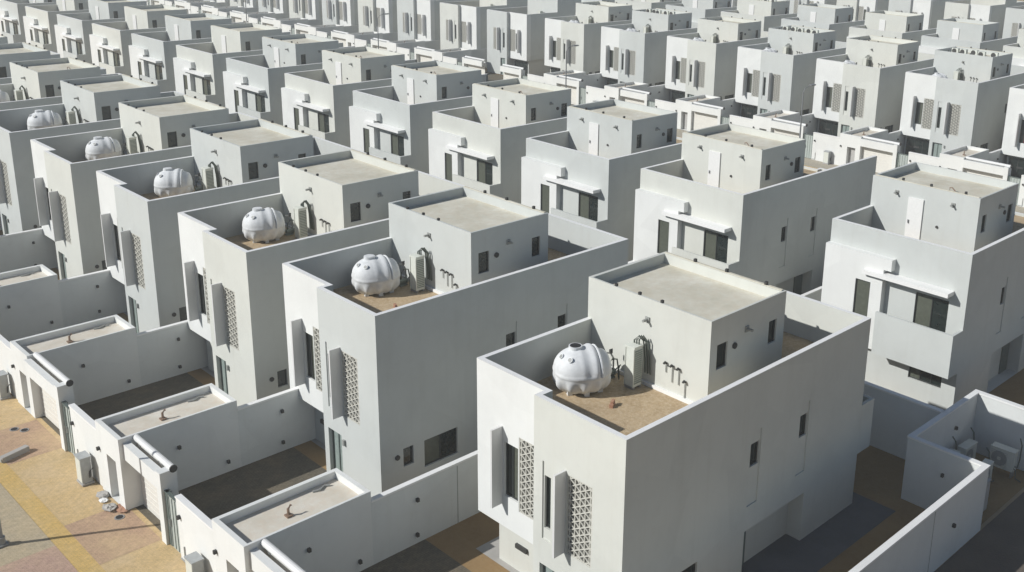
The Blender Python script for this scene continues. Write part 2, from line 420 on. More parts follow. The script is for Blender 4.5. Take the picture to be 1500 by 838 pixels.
    d = MB(); d.box(PX1 + .002, 4.58, TZ + .28, PX1 + .07, 5.44, 9.45)
    ps.append(dict(name='door', mb=d, mat='whitedoor', lod=0, kids=[dict(name='handle', mb=MB().box(PX1 + .07, 5.28, TZ + 1.32, PX1 + .13, 5.34, TZ + 1.5), mat='metal')]))
    # --- openings of the front
    window(ps, 'x', FX, 1, 5.44, 3.66, 6.18, 5.80, .14, 1, 'curtain', 'glass')
    window(ps, 'x', .05, 1, 3.33, 3.72, 3.66, 5.72, .14)
    for X, y in ((0.0, 2.58), (FX, 6.26)):
        ps.append(dict(name='sun_fin', mb=MB().box(X - .50, y, 3.30, X - .002, y + .09, 6.36), mat='fin', lod=0))
    ps.append(dict(name='screen', mb=lattice('x', .06, -1, 1.37, 3.3, 2.52, 6.25), mat='lattice', lod=0))
    ps.append(dict(name='screen', mb=lattice('x', FX + .06, -1, 4.26, 3.34, 5.40, 6.27), mat='lattice', lod=0))
    d = MB(); d.box(.20, 2.84, .05, .26, 3.80, 2.28)
    fr = MB(); fr.box(.17, 2.82, .03, .24, 2.88, 2.30).box(.17, 3.76, .03, .24, 3.82, 2.30).box(.17, 2.88, 2.24, .24, 3.76, 2.30).box(.165, 3.30, .03, .235, 3.36, 2.24)
    ps.append(dict(name='door', mb=d, mat='paleglass', lod=0, kids=[dict(name='door_frame', mb=fr, mat='greendoor')]))
    lamp = MB().box(-.10, 2.52, 1.95, -.002, 2.64, 2.2)
    ps.append(dict(name='wall_lamp', mb=lamp, mat='pipe', lod=1))
    ps.append(dict(name='vent', mb=MB().box(1.05, 5.7, 1.15, 1.148, 6.3, 1.32), mat='fitting', lod=1))
    window(ps, 'x', 1.10, 1, 4.5, .1, 7.1, 2.1, .03, 2, 'glass', name='carport_window')
    # --- side openings
    window(ps, 'y', 0, 1, 1.09, 1.58, 1.59, 2.40, .13, 0, 'glass')
    window(ps, 'y', 0, 1, 2.13, 1.15, 3.85, 2.38, .13, 1, 'curtain', 'glass')
    for a, b in strips: window(ps, 'y', .05, 1, a + .04, 4.86, b - .03, 5.78, .12)
    vent(ps, 'y', 0, -1, .79, 2.12, .11)
    d = MB(); d.box(6.62, .60, .02, 7.5, .655, 2.16)
    ps.append(dict(name='door', mb=d, mat='greendoor', lod=1))
    # --- back openings
    window(ps, 'x', LB, -1, .86, 3.42, 2.60, 5.92, .12, 1, 'glass', 'curtain')
    window(ps, 'x', L, -1, .74, 1.36, 2.52, 2.06, .13, 2, 'glass', 'curtain')
    d = MB(); d.box(L - .13, 5.2, .04, L - .08, 6.2, 2.09)
    ps.append(dict(name='door', mb=d, mat='greendoor', lod=1))
    return ps

PROTO = {}
def proto(mx, my):
    k = (mx, my)
    if k not in PROTO:
        T = Tf(mx, my); out = []
        for p in house_parts(mx):
            out.append((p['name'], p['mb'].mesh(p['name'], T), p['mat'], p.get('lod', 0),
                        [(q['name'], q['mb'].mesh(q['name'], T), q['mat']) for q in p.get('kids', [])]))
        PROTO[k] = out
    return PROTO[k]

def make_house(loc, mx, my, body, lod, label, group, swap=None):
    root = empty('house', loc)
    for name, me, mat, lv, kids in proto(mx, my):
        if lv > lod or (name == 'carport_window' and group == GROUP['A']): continue
        o = link(name, me, M[body if mat == 'BODY' else mat], root)
        for kn, kme, kmat in kids:
            if kn == 'drain_pipe' and random.random() < .55: continue
            if lod == 0 and kn in ('roof_fitting', 'drain_pipe', 'handle'): continue
            if swap and kmat == swap[0]: kmat = swap[1]
            link(kn, kme, M[kmat], o)
    tag(root, label, 'house', group)
    return root

# ------------------------------------------------------------------ roof-terrace equipment
def tank_meshes():
    # moulded ovoid tank lying along x: smooth domes, raised ribs over the rear half, flange round the middle, lugs as feet
    body = MB(); body.smooth = True
    nu, nv = 44, 72
    a, b, c = 1.14, 1.02, 0.92; zc = 0.86
    for i in range(nu + 1):
        u = math.pi * i / nu
        for j in range(nv):
            t = 2 * math.pi * j / nv
            ex = math.copysign(abs(math.cos(u)) ** 0.9, math.cos(u)); rr = math.sin(u) ** 0.82
            x = a * ex; y = b * rr * math.cos(t); z = c * rr * math.sin(t)
            k = 1.0
            if x > -0.25 and z > -0.1:
                g = math.cos((x + .25) * 10.5)
                k += 0.075 * max(-.35, g) * min(1, (x + 0.25) / 0.2) * min(1, (z + .1) * 4) * rr
            if abs(z) < 0.05: k += 0.05 * rr
            if z < -0.12: k += 0.10 * max(-0.5, math.cos(math.atan2(y, x) * 11)) * min(1, (-z - .12) * 3)
            if z < 0: k += 0.25 * (-z / c) ** 2
            y *= k; x *= 1 + (k - 1) * .8; z = z * (1 + (k - 1) * .9) if z > 0 else max(z, -0.80)
            body.v.append((x, y, z + zc))
    for i in range(nu):
        for j in range(nv):
            body.f.append((i * nv + j, i * nv + (j + 1) % nv, (i + 1) * nv + (j + 1) % nv, (i + 1) * nv + j))
    neck = MB(); neck.tube([(-.28, .05, zc + .78), (-.28, .05, zc + 1.0)], .27, 20); neck.smooth = False
    lid = MB(); lid.tube([(-.28, .05, zc + 1.001), (-.28, .05, zc + 1.01)], .22, 18)
    ports = []
    for d in ((-.80, -.10, .60), (-.60, -.50, .62)):
        p = MB(); d = Vector(d); d = d / math.sqrt((d.x / a) ** 2 + (d.y / b) ** 2 + (d.z / c) ** 2) + Vector((0, 0, zc)); n = Vector((d.x, d.y, d.z - zc)).normalized()
        p.tube([d - n * .1, d + n * .10], .115, 14); ports.append(p)
        p = MB(); p.tube([d + n * .101, d + n * .106], .08, 12); ports.append(p)
    strap = MB(); strap.tube([(.55, b * .97 * math.cos(t), zc + c * .93 * math.sin(t)) for t in [math.pi * k / 14 for k in range(0, 15)]], .05, 6)
    feet = []
    for x, y in ((-.62, .42), (-.62, -.42), (0, .66), (0, -.66), (.62, .42), (.62, -.42)):
        feet.append(MB().box(x - .10, y - .10, 0, x + .10, y + .10, .26))
    out = [('tank_body', body.mesh('tank_body'), 'tank'), ('neck', neck.mesh('neck'), 'tank'), ('manhole', lid.mesh('manhole'), 'tankdark'), ('strap', strap.mesh('strap'), 'tank')]
    out += [('port', p.mesh('port'), 'pipe' if k % 2 else 'tank') for k, p in enumerate(ports)] + [('foot', f.mesh('foot'), 'tank') for f in feet]
    return out
TANK = tank_meshes()
TANKLID = [(n, me, 'tank' if n == 'manhole' else mat) for n, me, mat in TANK]

def ac_meshes():
    # tall outdoor unit: casing with corner posts and louvred side, arched refrigerant lines behind it
    c = MB(); c.box(-.22, -.23, .10, .22, .23, 1.62); c.box(-.24, -.25, 1.62, .24, .25, 1.70)
    for y in (-.23, .19): c.box(-.245, y, .10, -.22, y + .04, 1.62)
    g = MB()
    for k in range(16): g.box(-.19, -.25, .22 + k * .085, .19, -.231, .265 + k * .085)
    ft = MB().box(-.22, -.22, 0, -.12, .22, .10).box(.12, -.22, 0, .22, .22, .10)
    pl = []
    for k, r in enumerate((.0, .12, .22)):
        m = MB(); m.tube([(.12, .10 - k * .12, 1.2), (.14, .12 - k * .12, 1.80 + r * .4), (.24, -.02 - k * .1, 1.98 + r * .3), (.36, -.14 - k * .12, 1.78), (.42, -.18 - k * .12, 1.1), (.44, -.2 - k * .13, .5)], .032, 6); pl.append(m)
    return [('casing', c.mesh('casing'), 'casing'), ('louvre', g.mesh('louvre'), 'grillegreen'), ('base', ft.mesh('base'), 'metal')] + [('coolant_pipe', m.mesh('coolant_pipe'), 'insul') for m in pl]
AC = ac_meshes()

def pump_meshes():
    b = MB(); b.box(-.2, -.14, 0, .2, .14, .05); b.tube([(-.18, 0, .2), (.16, 0, .2)], .11, 12); b.tube([(.16, 0, .2), (.24, 0, .2)], .15, 12)
    p1 = MB(); p1.tube([(.2, 0, .3), (.2, 0, .75), (.12, .08, .95), (-.06, .14, 1.0), (-.16, .18, .8), (-.18, .22, .3)], .035, 7)
    p2 = MB(); p2.tube([(-.1, -.02, .3), (-.1, -.06, .62), (.02, -.14, .82), (.2, -.2, .78), (.26, -.22, .4), (.28, -.22, .02)], .03, 7)
    p3 = MB(); p3.tube([(.24, 0, .2), (.3, -.2, .45), (.22, -.38, .6), (.1, -.42, .5), (.12, -.42, .05)], .025, 7)
    v = MB(); v.tube([(.13, .08, .95), (.13, .08, 1.08)], .07, 8); v.box(.05, .06, 1.08, .21, .10, 1.11)
    return [('motor', b.mesh('motor'), 'grillegreen'), ('pipe', p1.mesh('pipe'), 'pipe'), ('pipe', p2.mesh('pipe'), 'insul'), ('pipe', p3.mesh('pipe'), 'insul'), ('valve', v.mesh('valve'), 'fitting')]
PUMP = pump_meshes()

def cond_meshes():
    c = MB().box(-.36, -.16, .08, .36, .16, .64); f = MB(); f.tube([(-.06, -.165, .36), (-.06, -.18, .36)], .25, 16); b = MB().box(-.4, -.14, 0, -.3, .14, .08).box(.3, -.14, 0, .4, .14, .08)
    return [('casing', c.mesh('casing'), 'casing'), ('fan', f.mesh('fan'), 'fitting'), ('base', b.mesh('base'), 'metal')]
COND = cond_meshes()

def place(name, meshes, loc, rz, label, cat, group=None, scale=1.0, limit=None):
    r = empty(name, loc); r.rotation_euler = (0, 0, rz); r.scale = (scale,) * 3
    for n, me, mat in (meshes[:limit] if limit else meshes): link(n, me, M[mat], r)
    return tag(r, label, cat, group)

# ------------------------------------------------------------------ yard walls, annexes, street fronts
def lights(parts, axis, X, out, spots):
    for a, z in spots:
        mb = MB(); P = (lambda d: X + out * d)
        d0, d1 = sorted((P(-.005), P(.12)))
        if axis == 'y': mb.box(a - .055, d0, z - .07, a + .055, d1, z + .07)
        else: mb.box(d0, a - .05, z - .07, d1, a + .05, z + .07)
        parts.append(('wall_light', mb, 'fitting'))

BY0, BY1 = -2.81, -2.61
AX0, AX1, AY1, AZ = -7.22, -2.3, -.55, 3.15
def annex_parts():
    w = MB()
    w.wall('x', AX0, BY0, AY1, 0, AZ, 1, [(-2.30, 0, -1.42, 1.98, .45)])
    w.wall('y', BY0, AX0, AX1, 0, AZ, 1); w.wall('y', AY1, AX0, AX1, 0, AZ, -1)
    w.wall('x', AX1, BY0, AY1, 0, AZ, -1)
    t, fz = .18, AZ - .30
    for x0, y0, x1, y1 in ((AX0, BY0, AX0 + t, AY1), (AX0 + t, BY0, AX1 - t, BY0 + .1), (AX0 + t, AY1 - t, AX1 - t, AY1), (AX1 - t, BY0, AX1, AY1)):
        w.quad((x0, y0, AZ), (x1, y0, AZ), (x1, y1, AZ), (x0, y1, AZ))
    c = [(AX0 + t, BY0 + .1), (AX1 - t, BY0 + .1), (AX1 - t, AY1 - t), (AX0 + t, AY1 - t)]
    for p, q in zip(c, c[1:] + c[:1]): w.quad((*p, fz - .02), (*q, fz - .02), (*q, AZ), (*p, AZ))
    r = MB(); r.poly([(*p, fz) for p in c])
    r2 = MB(); r2.tube([(-5.0, -1.75, fz), (-5.0, -1.75, fz + .28), (-4.86, -1.7, fz + .36)], .05, 7); r2.box(-5.12, -1.9, fz, -4.9, -1.66, fz + .06)
    cl = MB(); cl.tube([(-3.6, -1.0, fz + .02), (-3.35, -1.1, fz + .05), (-3.1, -.95, fz + .03), (-2.9, -1.05, fz + .04)], .045, 6)
    d = MB().box(AX0 + .40, -2.28, .03, AX0 + .445, -1.44, 1.94)
    ps = [('wall', w, 'white'), ('roof', r, 'annexroof'), ('roof_pipe', r2, 'drain'), ('loose_pipe', cl, 'pipe'), ('door', d, 'niche')]
    lights(ps, 'x', AX0, -1, [(-.72, 1.95)]); lights(ps, 'y', BY0, -1, [(-4.9, 1.95), (-2.9, .5)])
    return ps

def boundary_parts(full):
    w = MB(); x1 = 19.2 if full else 3.0
    w.box(AX1 + .003, BY0, 0, x1, BY1, 2.66)
    c = MB().box(AX1 + .003, BY0 - .015, 2.66, x1, BY1 + .02, 2.74)
    ps = [('wall', w, 'yardwall'), ('coping', c, 'coping')]
    if not full: ps += [('wall', MB().box(L + .05, BY0, 0, 19.2, BY1, 2.66), 'yardwall'), ('coping', MB().box(L + .05, BY0 - .015, 2.66, 19.2, BY1 + .02, 2.74), 'coping')]
    lights(ps, 'y', BY0, -1, [(-.3, 1.95), (-.35, .45)])
    if full:
        j = MB().box(1.62, BY0 - .004, 0, 1.66, BY0 + .02, 2.6); ps.append(('joint', j, 'pipe'))
    return ps

def front_parts(span):
    """street wall from the annex to the next plot: low wall, gate, pillar, shutter bay"""
    e = span + BY0 - .01
    w = MB()
    w.box(-7.16, AY1 + .002, 0, -6.98, 2.45, 2.62); w.box(-7.19, 3.62, 0, -6.55, 4.0, 3.08)
    w.box(-7.19, 4.0, 2.32, -6.90, e, 3.0); w.box(-6.62, 4.0, 2.32, -6.55, e, 2.9)
    cp = MB().box(-7.19, AY1 + .002, 2.62, -6.95, 2.45, 2.69)
    g = MB().box(-7.06, 2.47, .04, -7.01, 3.40, 2.30)
    gb = MB()
    for k in range(4): gb.box(-7.08, 2.55 + k * .25, .10, -7.061, 2.57 + k * .25, 2.24)
    gh = MB().box(-7.14, 3.28, 1.0, -7.062, 3.32, 1.3)
    gf = MB().box(-7.10, 2.451, .0, -6.96, 2.469, 2.36).box(-7.08, 3.41, 0, -6.90, 3.615, 2.36).box(-7.10, 2.469, 2.31, -6.96, 3.601, 2.36)
    sh = MB()
    sh.box(-6.66, 4.01, .03, -6.64, e - .01, 2.30)
    for k in range(1, 9): sh.box(-6.672, 4.01, k * .255, -6.66, e - .01, k * .255 + .03)
    tb = MB(); tb.tube([(-6.66, 3.66, 3.10), (-6.66, e, 3.10)], .13, 12); tb.smooth = False
    tc = MB(); tc.tube([(-6.66, 3.60, 3.10), (-6.66, 3.658, 3.10)], .15, 12)
    br = MB().box(-6.75, 4.4, 2.905, -6.57, 4.5, 2.99).box(-6.75, e - .5, 2.905, -6.57, e - .4, 2.99)
    cd = MB(); cd.tube([(-7.19, 2.05, .06), (-7.19, 2.05, .75)], .022, 6); cd.tube([(-7.19, 2.05, .09), (-7.19, 2.43, .09)], .022, 6)
    ps = [('wall', w, 'white'), ('coping', cp, 'coping'), ('gate', g, 'gateleaf'), ('gate_bar', gb, 'greendoor'), ('gate_frame', gf, 'greendoor'), ('handle', gh, 'metal'),
          ('shutter', sh, 'creamdoor'), ('shutter_tube', tb, 'tube'), ('tube_cap', tc, 'fitting'), ('bracket', br, 'metal'), ('conduit', cd, 'pipe')]
    lights(ps, 'x', -7.16, -1, [(2.22, 1.92)])
    return ps

def cabinet_parts():
    b = MB().box(-.2, -.28, .08, .2, .28, 1.2); d = MB().box(-.215, -.25, .12, -.2, .25, 1.16); p = MB().box(-.24, -.32, 0, .24, .32, .08); r = MB().box(-.23, -.31, 1.2, .23, .31, 1.25)
    q = MB(); q.tube([(.1, -.281, .3), (.1, -.33, .35), (.12, -.33, .6), (.22, -.38, .72)], .03, 6)
    return [('casing', b.mesh('casing'), 'box'), ('door', d.mesh('door'), 'casing'), ('base', p.mesh('base'), 'concrete'), ('lid', r.mesh('lid'), 'box'), ('conduit', q.mesh('conduit'), 'fitting')]
CAB = cabinet_parts()

CACHE = {}
def cached(key, builder, T):
    if key not in CACHE: CACHE[key] = [(n, mb.mesh(n, T), mat) for n, mb, mat in builder()]
    return CACHE[key]

def thing(name, meshes, loc, label, cat, group=None):
    r = empty(name, loc)
    for n, me, mat in meshes: link(n, me, M[mat], r)
    return tag(r, label, cat, group)

# ------------------------------------------------------------------ the estate
ORD = ['first', 'second', 'third', 'fourth', 'fifth', 'sixth', 'seventh', 'eighth', 'ninth', 'tenth', 'eleventh', 'twelfth', 'thirteenth', 'fourteenth', 'fifteenth', 'sixteenth', 'seventeenth', 'eighteenth', 'nineteenth', 'twentieth']
rowA = [(.12, -1.05, -.15), (-.03, 11.99, -.06), (-.16, 21.72, .02), (.02, 32.21, 0), (-.02, 42.28, 0), (.07, 52.60, 0), (.05, 63.0, 0), (.05, 73.4, 0), (.05, 83.8, 0)]
XB = 24.78
rowB = [(XB - .36, -.43, 0), (XB - .39, 12.91, 0), (XB - .31, 23.27, 0), (XB + .12, 34.03, 0), (XB + .25, 44.66, 0), (XB + .20, 55.10, 0), (XB + .24, 65.68, 0), (XB + .25, 76.02, 0)] + [(XB + .25, 76.02 + 10.5 * k, 0) for k in range(1, 6)]
XC = 71.9
rowC = [(XC - .5, 11.2, 0), (XC - .37, 21.68, 0), (XC - .2, 31.95, 0), (XC, 42.30, 0), (XC + .25, 52.82, 0), (XC + .1, 63.42, 0), (XC + .19, 73.72, 0)]
rowCm = [(XC + .2, 84.9 + 10.45 * k, .1) for k in range(13)]
XD = 100.0
rowD = [(XD, 24.5, 0), (XD, 35.0, 0), (XD, 45.3, 0), (XD, 56.0, 0), (XD, 66.5, 0), (XD, 77.0, 0), (XD, 87.5, 0), (XD, 98.0, 0), (XD, 108.5, 0), (XD, 119.0, 0)]
XE = 146.5
rowE = [(XE, 34.5 + 10.5 * k, 0) for k in range(12)]

def colour(row, i):
    if row == 'A': return 'cream' if i % 2 == 0 else 'grey'
    if row == 'B': return 'grey' if i % 2 == 0 else 'cream'
    if row == 'C': return 'cream' if i % 2 == 0 else 'grey'
    return 'cream' if i % 2 == 0 else 'grey'

ROWTXT = {'A': 'the row on the brick-paved lane', 'B': 'the second row, with canopied balconies', 'C': 'the third row, facing the lamp-lined street',
          'D': 'the fourth row', 'E': 'the farthest row'}
GROUP = {'A': 'houses along the brick-paved lane', 'B': 'houses of the second row', 'C': 'houses facing the lamp-lined street', 'D': 'houses of the fourth row', 'E': 'houses of the last row'}
COLW = {'cream': 'cream', 'grey': 'pale grey'}

def local(loc, mx, my, p):
    q = Tf(mx, my)(p); return (loc[0] + q[0], loc[1] + q[1], loc[2] + q[2])

def build_row(row, items, mx, my, start=0, plots=True):
    for k, loc in enumerate(items):
        i = start + k; od = ORD[i]; body = colour(row, i)
        lod = 1 if (row == 'A' or (row == 'B' and i < 7) or (row == 'C' and i < 7)) else 0
        short = {'A': 'the paved-lane row', 'B': 'the second row', 'C': 'the third row', 'D': 'the fourth row', 'E': 'the farthest row'}[row]
        feat = {'A': 'with terrace tank', 'B': 'with canopied balcony', 'C': 'with lattice screens', 'D': 'with white penthouse door', 'E': 'with screened front'}[row]
        if row == 'C' and my: feat = 'with stepped front bays'
        swap = ('curtain', 'red') if (row == 'C' and i == 0) else None
        make_house(loc, mx, my, body, lod, f'{COLW[body]} house {feat}, {od} from the near end of {short}', GROUP[row], swap)
        own = f'the {od} house of {short}'
        rz = math.pi if mx else 0.0
        j = random.uniform(-.12, .12)
        if row in 'AC' or (row in 'BD' and i < 8):
            s = (.92 if row == 'A' else .80) + random.uniform(-.03, .03)
            ang = (math.radians(-18) + j * 2.2) if not mx else math.radians(160) + j
            if my: ang = math.radians(20)
            place('water_tank', TANK if (row == 'A' and i == 0) else TANKLID, local(loc, mx, my, (4.05 + j, 6.0 + j, TZ)), ang, f'white ribbed water tank on the roof terrace of {own}', 'water tank', 'roof water tanks', s, None if lod else 3)
            place('air_conditioner', AC, local(loc, mx, my, (5.46, 4.82 + j, TZ)), rz, f'tall cream outdoor unit against the penthouse wall of {own}', 'air conditioner', 'tall outdoor units', 1.0, None if lod else 2)
            if lod:
                place('water_pump', PUMP, local(loc, mx, my, (5.35, 5.85, TZ)), rz + j, f'small water pump and pipes beside the tank of {own}', 'water pump', 'roof water pumps')
        if (row == 'C' and i in (1, 3, 5)) or (row == 'D' and i == 4):
            for q in range(5):
                place('condenser', COND, local(loc, mx, my, (PX0 + (1.6 if not mx else 3.2) + random.uniform(-.3, .3), 2.3 + q * 1.0 + random.uniform(-.12, .12), RZ)), -math.pi / 2 + random.uniform(-.15, .15),
                      f'roof condenser, {ORD[q]} of five on the penthouse of {own}', 'condenser', 'penthouse roof condensers')
        if not plots: continue
        T = Tf(mx, my); key = (mx, my)
        nxt = items[k + 1][1] - loc[1] if k + 1 < len(items) else 10.45
        if my: nxt = 10.45
        if not (row == 'A' and i == 0) :
            thing('annex', cached(('an', key), annex_parts, T), loc, f'flat-roofed white annex at the street wall of {own}', 'annex', 'flat-roofed yard annexes')
            full = row in 'AB' and i == 1
            if not (row == 'B' and i == 0): thing('boundary_wall', cached(('bw', key, full), lambda: boundary_parts(full), T), loc, f'pale rendered yard wall beside {own}', 'wall', 'walls between the plots')
        thing('street_wall', cached(('fw', key, round(nxt, 1)), lambda: front_parts(nxt), T), loc, f'white street wall with green gate and shutter before {own}', 'wall', 'street walls')
        if row == 'A' or (row == 'C' and i < 6):
            place('meter_cabinet', CAB, local(loc, mx, my, (-7.52, .48, 0)), 0, f'grey meter cabinet on the pavement before {own}', 'cabinet', 'meter cabinets')

build_row('A', rowA, False, False)
build_row('B', rowB, True, False)
build_row('C', rowC, False, False)
build_row('C', rowCm, False, True, start=len(rowC))
build_row('D', rowD, True, False, plots=False)
build_row('E', rowE, False, True)

# rear walls between back-to-back rows, one length per plot
def rear_wall(x, y0, y1, label):
    r = empty('rear_wall', (x, y0, 0)); n = y1 - y0
    link('wall', MB().box(-.1, 0, 0, .1, n - .004, 2.87).mesh('wall'), M['yardwall'], r)
    link('coping', MB().box(-.13, 0, 2.87, .13, n - .004, 2.95).mesh('coping'), M['coping'], r)
    ps = []; lights(ps, 'x', -.1, -1, [(n * .35, 1.9)])
    for nme, mb, mat in ps: link(nme, mb.mesh(nme), M[mat], r)
    tag(r, label, 'wall', 'rear yard walls')
for i, (x, y, z) in enumerate(rowA):
    y0 = y - 2.61 if i else -2.3
    y1 = rowA[i + 1][1] - 2.81 if i + 1 < len(rowA) else y + 7.6
    rear_wall(19.3, y0, y1, f'pale rear wall behind the {ORD[i]} house of the paved-lane row')
for i, (x, y, z) in enumerate(rowC):
    y1 = rowC[i + 1][1] - 2.81 if i + 1 < len(rowC) else y + 7.6
    rear_wall(93.0, y - 2.61, y1, f'pale rear wall behind the {ORD[i]} house of the third row')

# corner plot: long side wall, meter recess open to the side lane
r = empty('boundary_wall', (0, 0, 0))
NX = 22.2
wl = MB().box(-7.0, -5.75, 0, 16.15, -5.55, 2.87); wl.box(16.15, -5.75, 0, 16.35, -2.5, 2.87); wl.box(16.15, -2.5, 0, NX, -2.3, 2.87); wl.box(NX, -5.75, 0, NX + .2, -2.3, 2.87); wl.box(NX + .2, -5.75, 0, 45.4, -5.55, 2.87)
cpn = MB().box(-7.0, -5.78, 2.87, 16.12, -5.52, 2.95); cpn.box(16.12, -5.78, 2.87, 16.38, -2.53, 2.95); cpn.box(16.12, -2.53, 2.87, NX - .03, -2.27, 2.95); cpn.box(NX - .03, -5.78, 2.87, NX + .23, -2.27, 2.95); cpn.box(NX + .23, -5.78, 2.87, 45.4, -5.52, 2.95)
link('wall', wl.mesh('wall'), M['yardwall'], r); link('coping', cpn.mesh('coping'), M['coping'], r)
ps = []; lights(ps, 'x', 16.15, -1, [(-4.0, 1.85)]); lights(ps, 'y', -5.75, -1, [(13.6, 1.5), (9.0, 1.5)]); lights(ps, 'y', -2.5, -1, [(20.2, 1.9)])
for nme, mb, mat in ps: link(nme, mb.mesh(nme), M[mat], r)
link('joint', MB().box(11.9, -5.756, 0, 11.94, -5.74, 2.85).mesh('joint'), M['pipe'], r)
tag(r, 'long pale wall beside the dark side lane, stepping in round a meter recess', 'wall')
def outdoor_meshes():
    c = MB(); c.box(-.5, -.19, .30, .5, .19, 1.18); c.box(-.52, -.21, 1.18, .52, .21, 1.21)
    f = MB(); f.tube([(-.12, -.195, .74), (-.12, -.205, .74)], .33, 20); hub = MB(); hub.tube([(-.12, -.216, .74), (-.12, -.225, .74)], .09, 12)
    g = MB()
    for k in range(9): g.box(-.46, -.232, .42 + k * .08, .22, -.226, .432 + k * .08)
    st = MB().box(-.46, -.17, 0, -.40, .17, .30).box(.40, -.17, 0, .46, .17, .30)
    p = MB(); p.tube([(.5, 0, .5), (.62, 0, .52), (.66, .02, .9), (.64, .1, 1.5), (.5, .2, 1.75)], .03, 6)
    q = MB(); q.tube([(.5, -.08, .44), (.6, -.1, .4), (.62, -.1, .05), (.9, -.2, .03)], .025, 6)
    return [('casing', c.mesh('casing'), 'casing'), ('fan', f.mesh('fan'), 'box'), ('hub', hub.mesh('hub'), 'casing'), ('fan_guard', g.mesh('fan_guard'), 'metal'), ('stand', st.mesh('stand'), 'metal'), ('pipe', p.mesh('pipe'), 'insul'), ('pipe', q.mesh('pipe'), 'insul')]
OUT = outdoor_meshes()
for x, y, a, sc, nm in ((17.4, -3.05, .0, 1.0, 'white air conditioner farthest from the lane, against the inner recess wall'), (18.95, -3.0, .04, 1.05, 'white air conditioner in the middle of the inner recess wall'), (20.5, -3.05, -.05, 1.0, 'white air conditioner in the inner corner of the meter recess'),
                        (21.3, -4.4, -1.55, 1.05, 'white air conditioner against the end wall of the meter recess, nearer the lane'), (19.5, -4.35, .08, .95, 'white air conditioner standing free in the middle of the meter recess')):
    place('air_conditioner', OUT, (x, y, 0), a, nm, 'air conditioner', 'air conditioners in the recess', sc)
b = empty('switch_box', (17.6, -5.0, 0))
link('casing', MB().box(-.45, -.22, .12, .45, .22, 1.35).box(-.48, -.25, 1.35, .48, .25, 1.40).mesh('casing'), M['box'], b)
link('base', MB().box(-.45, -.22, 0, .45, .22, .12).mesh('base'), M['concrete'], b)
link('door', MB().box(-.42, -.24, .2, -.01, -.221, 1.28).box(.01, -.24, .2, .42, -.221, 1.28).mesh('door'), M['niche'], b)
tag(b, 'grey switch box at the mouth of the meter recess', 'switch box')

# ------------------------------------------------------------------ street lamps
def lamp_meshes():
    p = MB(); p.tube([(0, 0, 0), (0, 0, .5), (0, 0, 9.4)], [.11, .085, .05], 10)
    f = MB(); f.tube([(0, 0, 0), (0, 0, .35)], .15, 10); f.box(-.2, -.2, 0, .2, .2, .06)
    a = MB(); a.tube([(0, 0, 9.3), (.2, 0, 9.62), (.7, 0, 9.78), (1.0, 0, 9.8)], .035, 8)
    h = MB(); h.box(.9, -.13, 9.76, 1.55, .13, 9.86); g = MB().box(1.0, -.1, 9.735, 1.5, .1, 9.758)
    return [('pole', p.mesh('pole'), 'lampgrey'), ('base', f.mesh('base'), 'lampgrey'), ('arm', a.mesh('arm'), 'lampgrey'), ('lamp_head', h.mesh('lamp_head'), 'lampgrey'), ('lens', g.mesh('lens'), 'lens')]
LAMP = lamp_meshes()
place('street_lamp', LAMP, (-11.6, 19.84, 0), math.pi, 'grey street lamp on the yellow kerb of the brick-paved lane', 'street lamp', 'street lamps')
for k, y in enumerate((26.5, 54.0, 86.0, 117.5)):
    place('street_lamp', LAMP, (50.2, y, 0), 0, f'slim grey street lamp between second and third rows, {ORD[k]} from the near end', 'street lamp', 'street lamps')

# ------------------------------------------------------------------ ground
def sheet(name, mat, rects, z):
    mb = MB()
    for x0, y0, x1, y1 in rects: mb.quad((x0, y0, z), (x1, y0, z), (x1, y1, z), (x0, y1, z))
    return structure(name, mb, mat)
sheet('ground', 'sand', [(-700, -700, 700, 700)], -.03)
sheet('soil_yard', 'soil', [(0, -5.6, 45.4, 150), (72, 0, 110, 170)], -.010)
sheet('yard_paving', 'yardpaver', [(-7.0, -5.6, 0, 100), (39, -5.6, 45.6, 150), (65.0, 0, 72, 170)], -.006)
sheet('side_lane', 'asphalt', [(-7.0, -15, 45.4, -5.76)], -.012)
sheet('lane_paving', 'tanpaver', [(-9.55, -20, -7.0, 110)], -.004)
sheet('pavement', 'pavement', [(45.6, -20, 48.6, 320), (62.0, -20, 64.9, 320), (118, -20, 121, 320), (139, -20, 143, 320)], -.005)
bays = [(-9.5, y + 4.1, -7.2, y + 7.55) for x, y, z in rowA]
sheet('driveway_bays', 'pinkpaver', bays, 0.0)
sheet('kerb_band', 'yellow', [(-10.2, -20, -9.5, 110), (48.6, -20, 49.2, 320), (61.4, -20, 62.0, 320)], .003)
gaps = []; yb = -6.0
pink = []; grey = []
for x, y, z in rowA:
    pink.append((-26, y - 1.4 if y < 12.5 else y + 4.2, -10.2, y + 6.6 if y < 12.5 else y + 7.6))
ys = sorted((p[1], p[3]) for p in pink)
prev = -20
for a, b in ys:
    if a > prev: grey.append((-26, prev, -10.2, a))
    prev = max(prev, b)
sheet('lane_road', 'roadpink', [(-26, 10.6, -10.2, 18.45)] + [(-26, y + 4.2, -10.2, y + 7.7) for x, y, z in rowA if y > 15], -.004)
sheet('lane_road_grey', 'greypaver', [(-26, -20, -10.2, 110)], -.009)
sheet('street', 'greypaver', [(49.2, -20, 61.4, 320), (121, -20, 139, 320)], -.006)
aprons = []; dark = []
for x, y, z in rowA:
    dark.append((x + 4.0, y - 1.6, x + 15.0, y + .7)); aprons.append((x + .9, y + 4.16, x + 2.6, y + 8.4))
sheet('path', 'concrete', aprons, -.002); sheet('path', 'apron', dark, -.001)

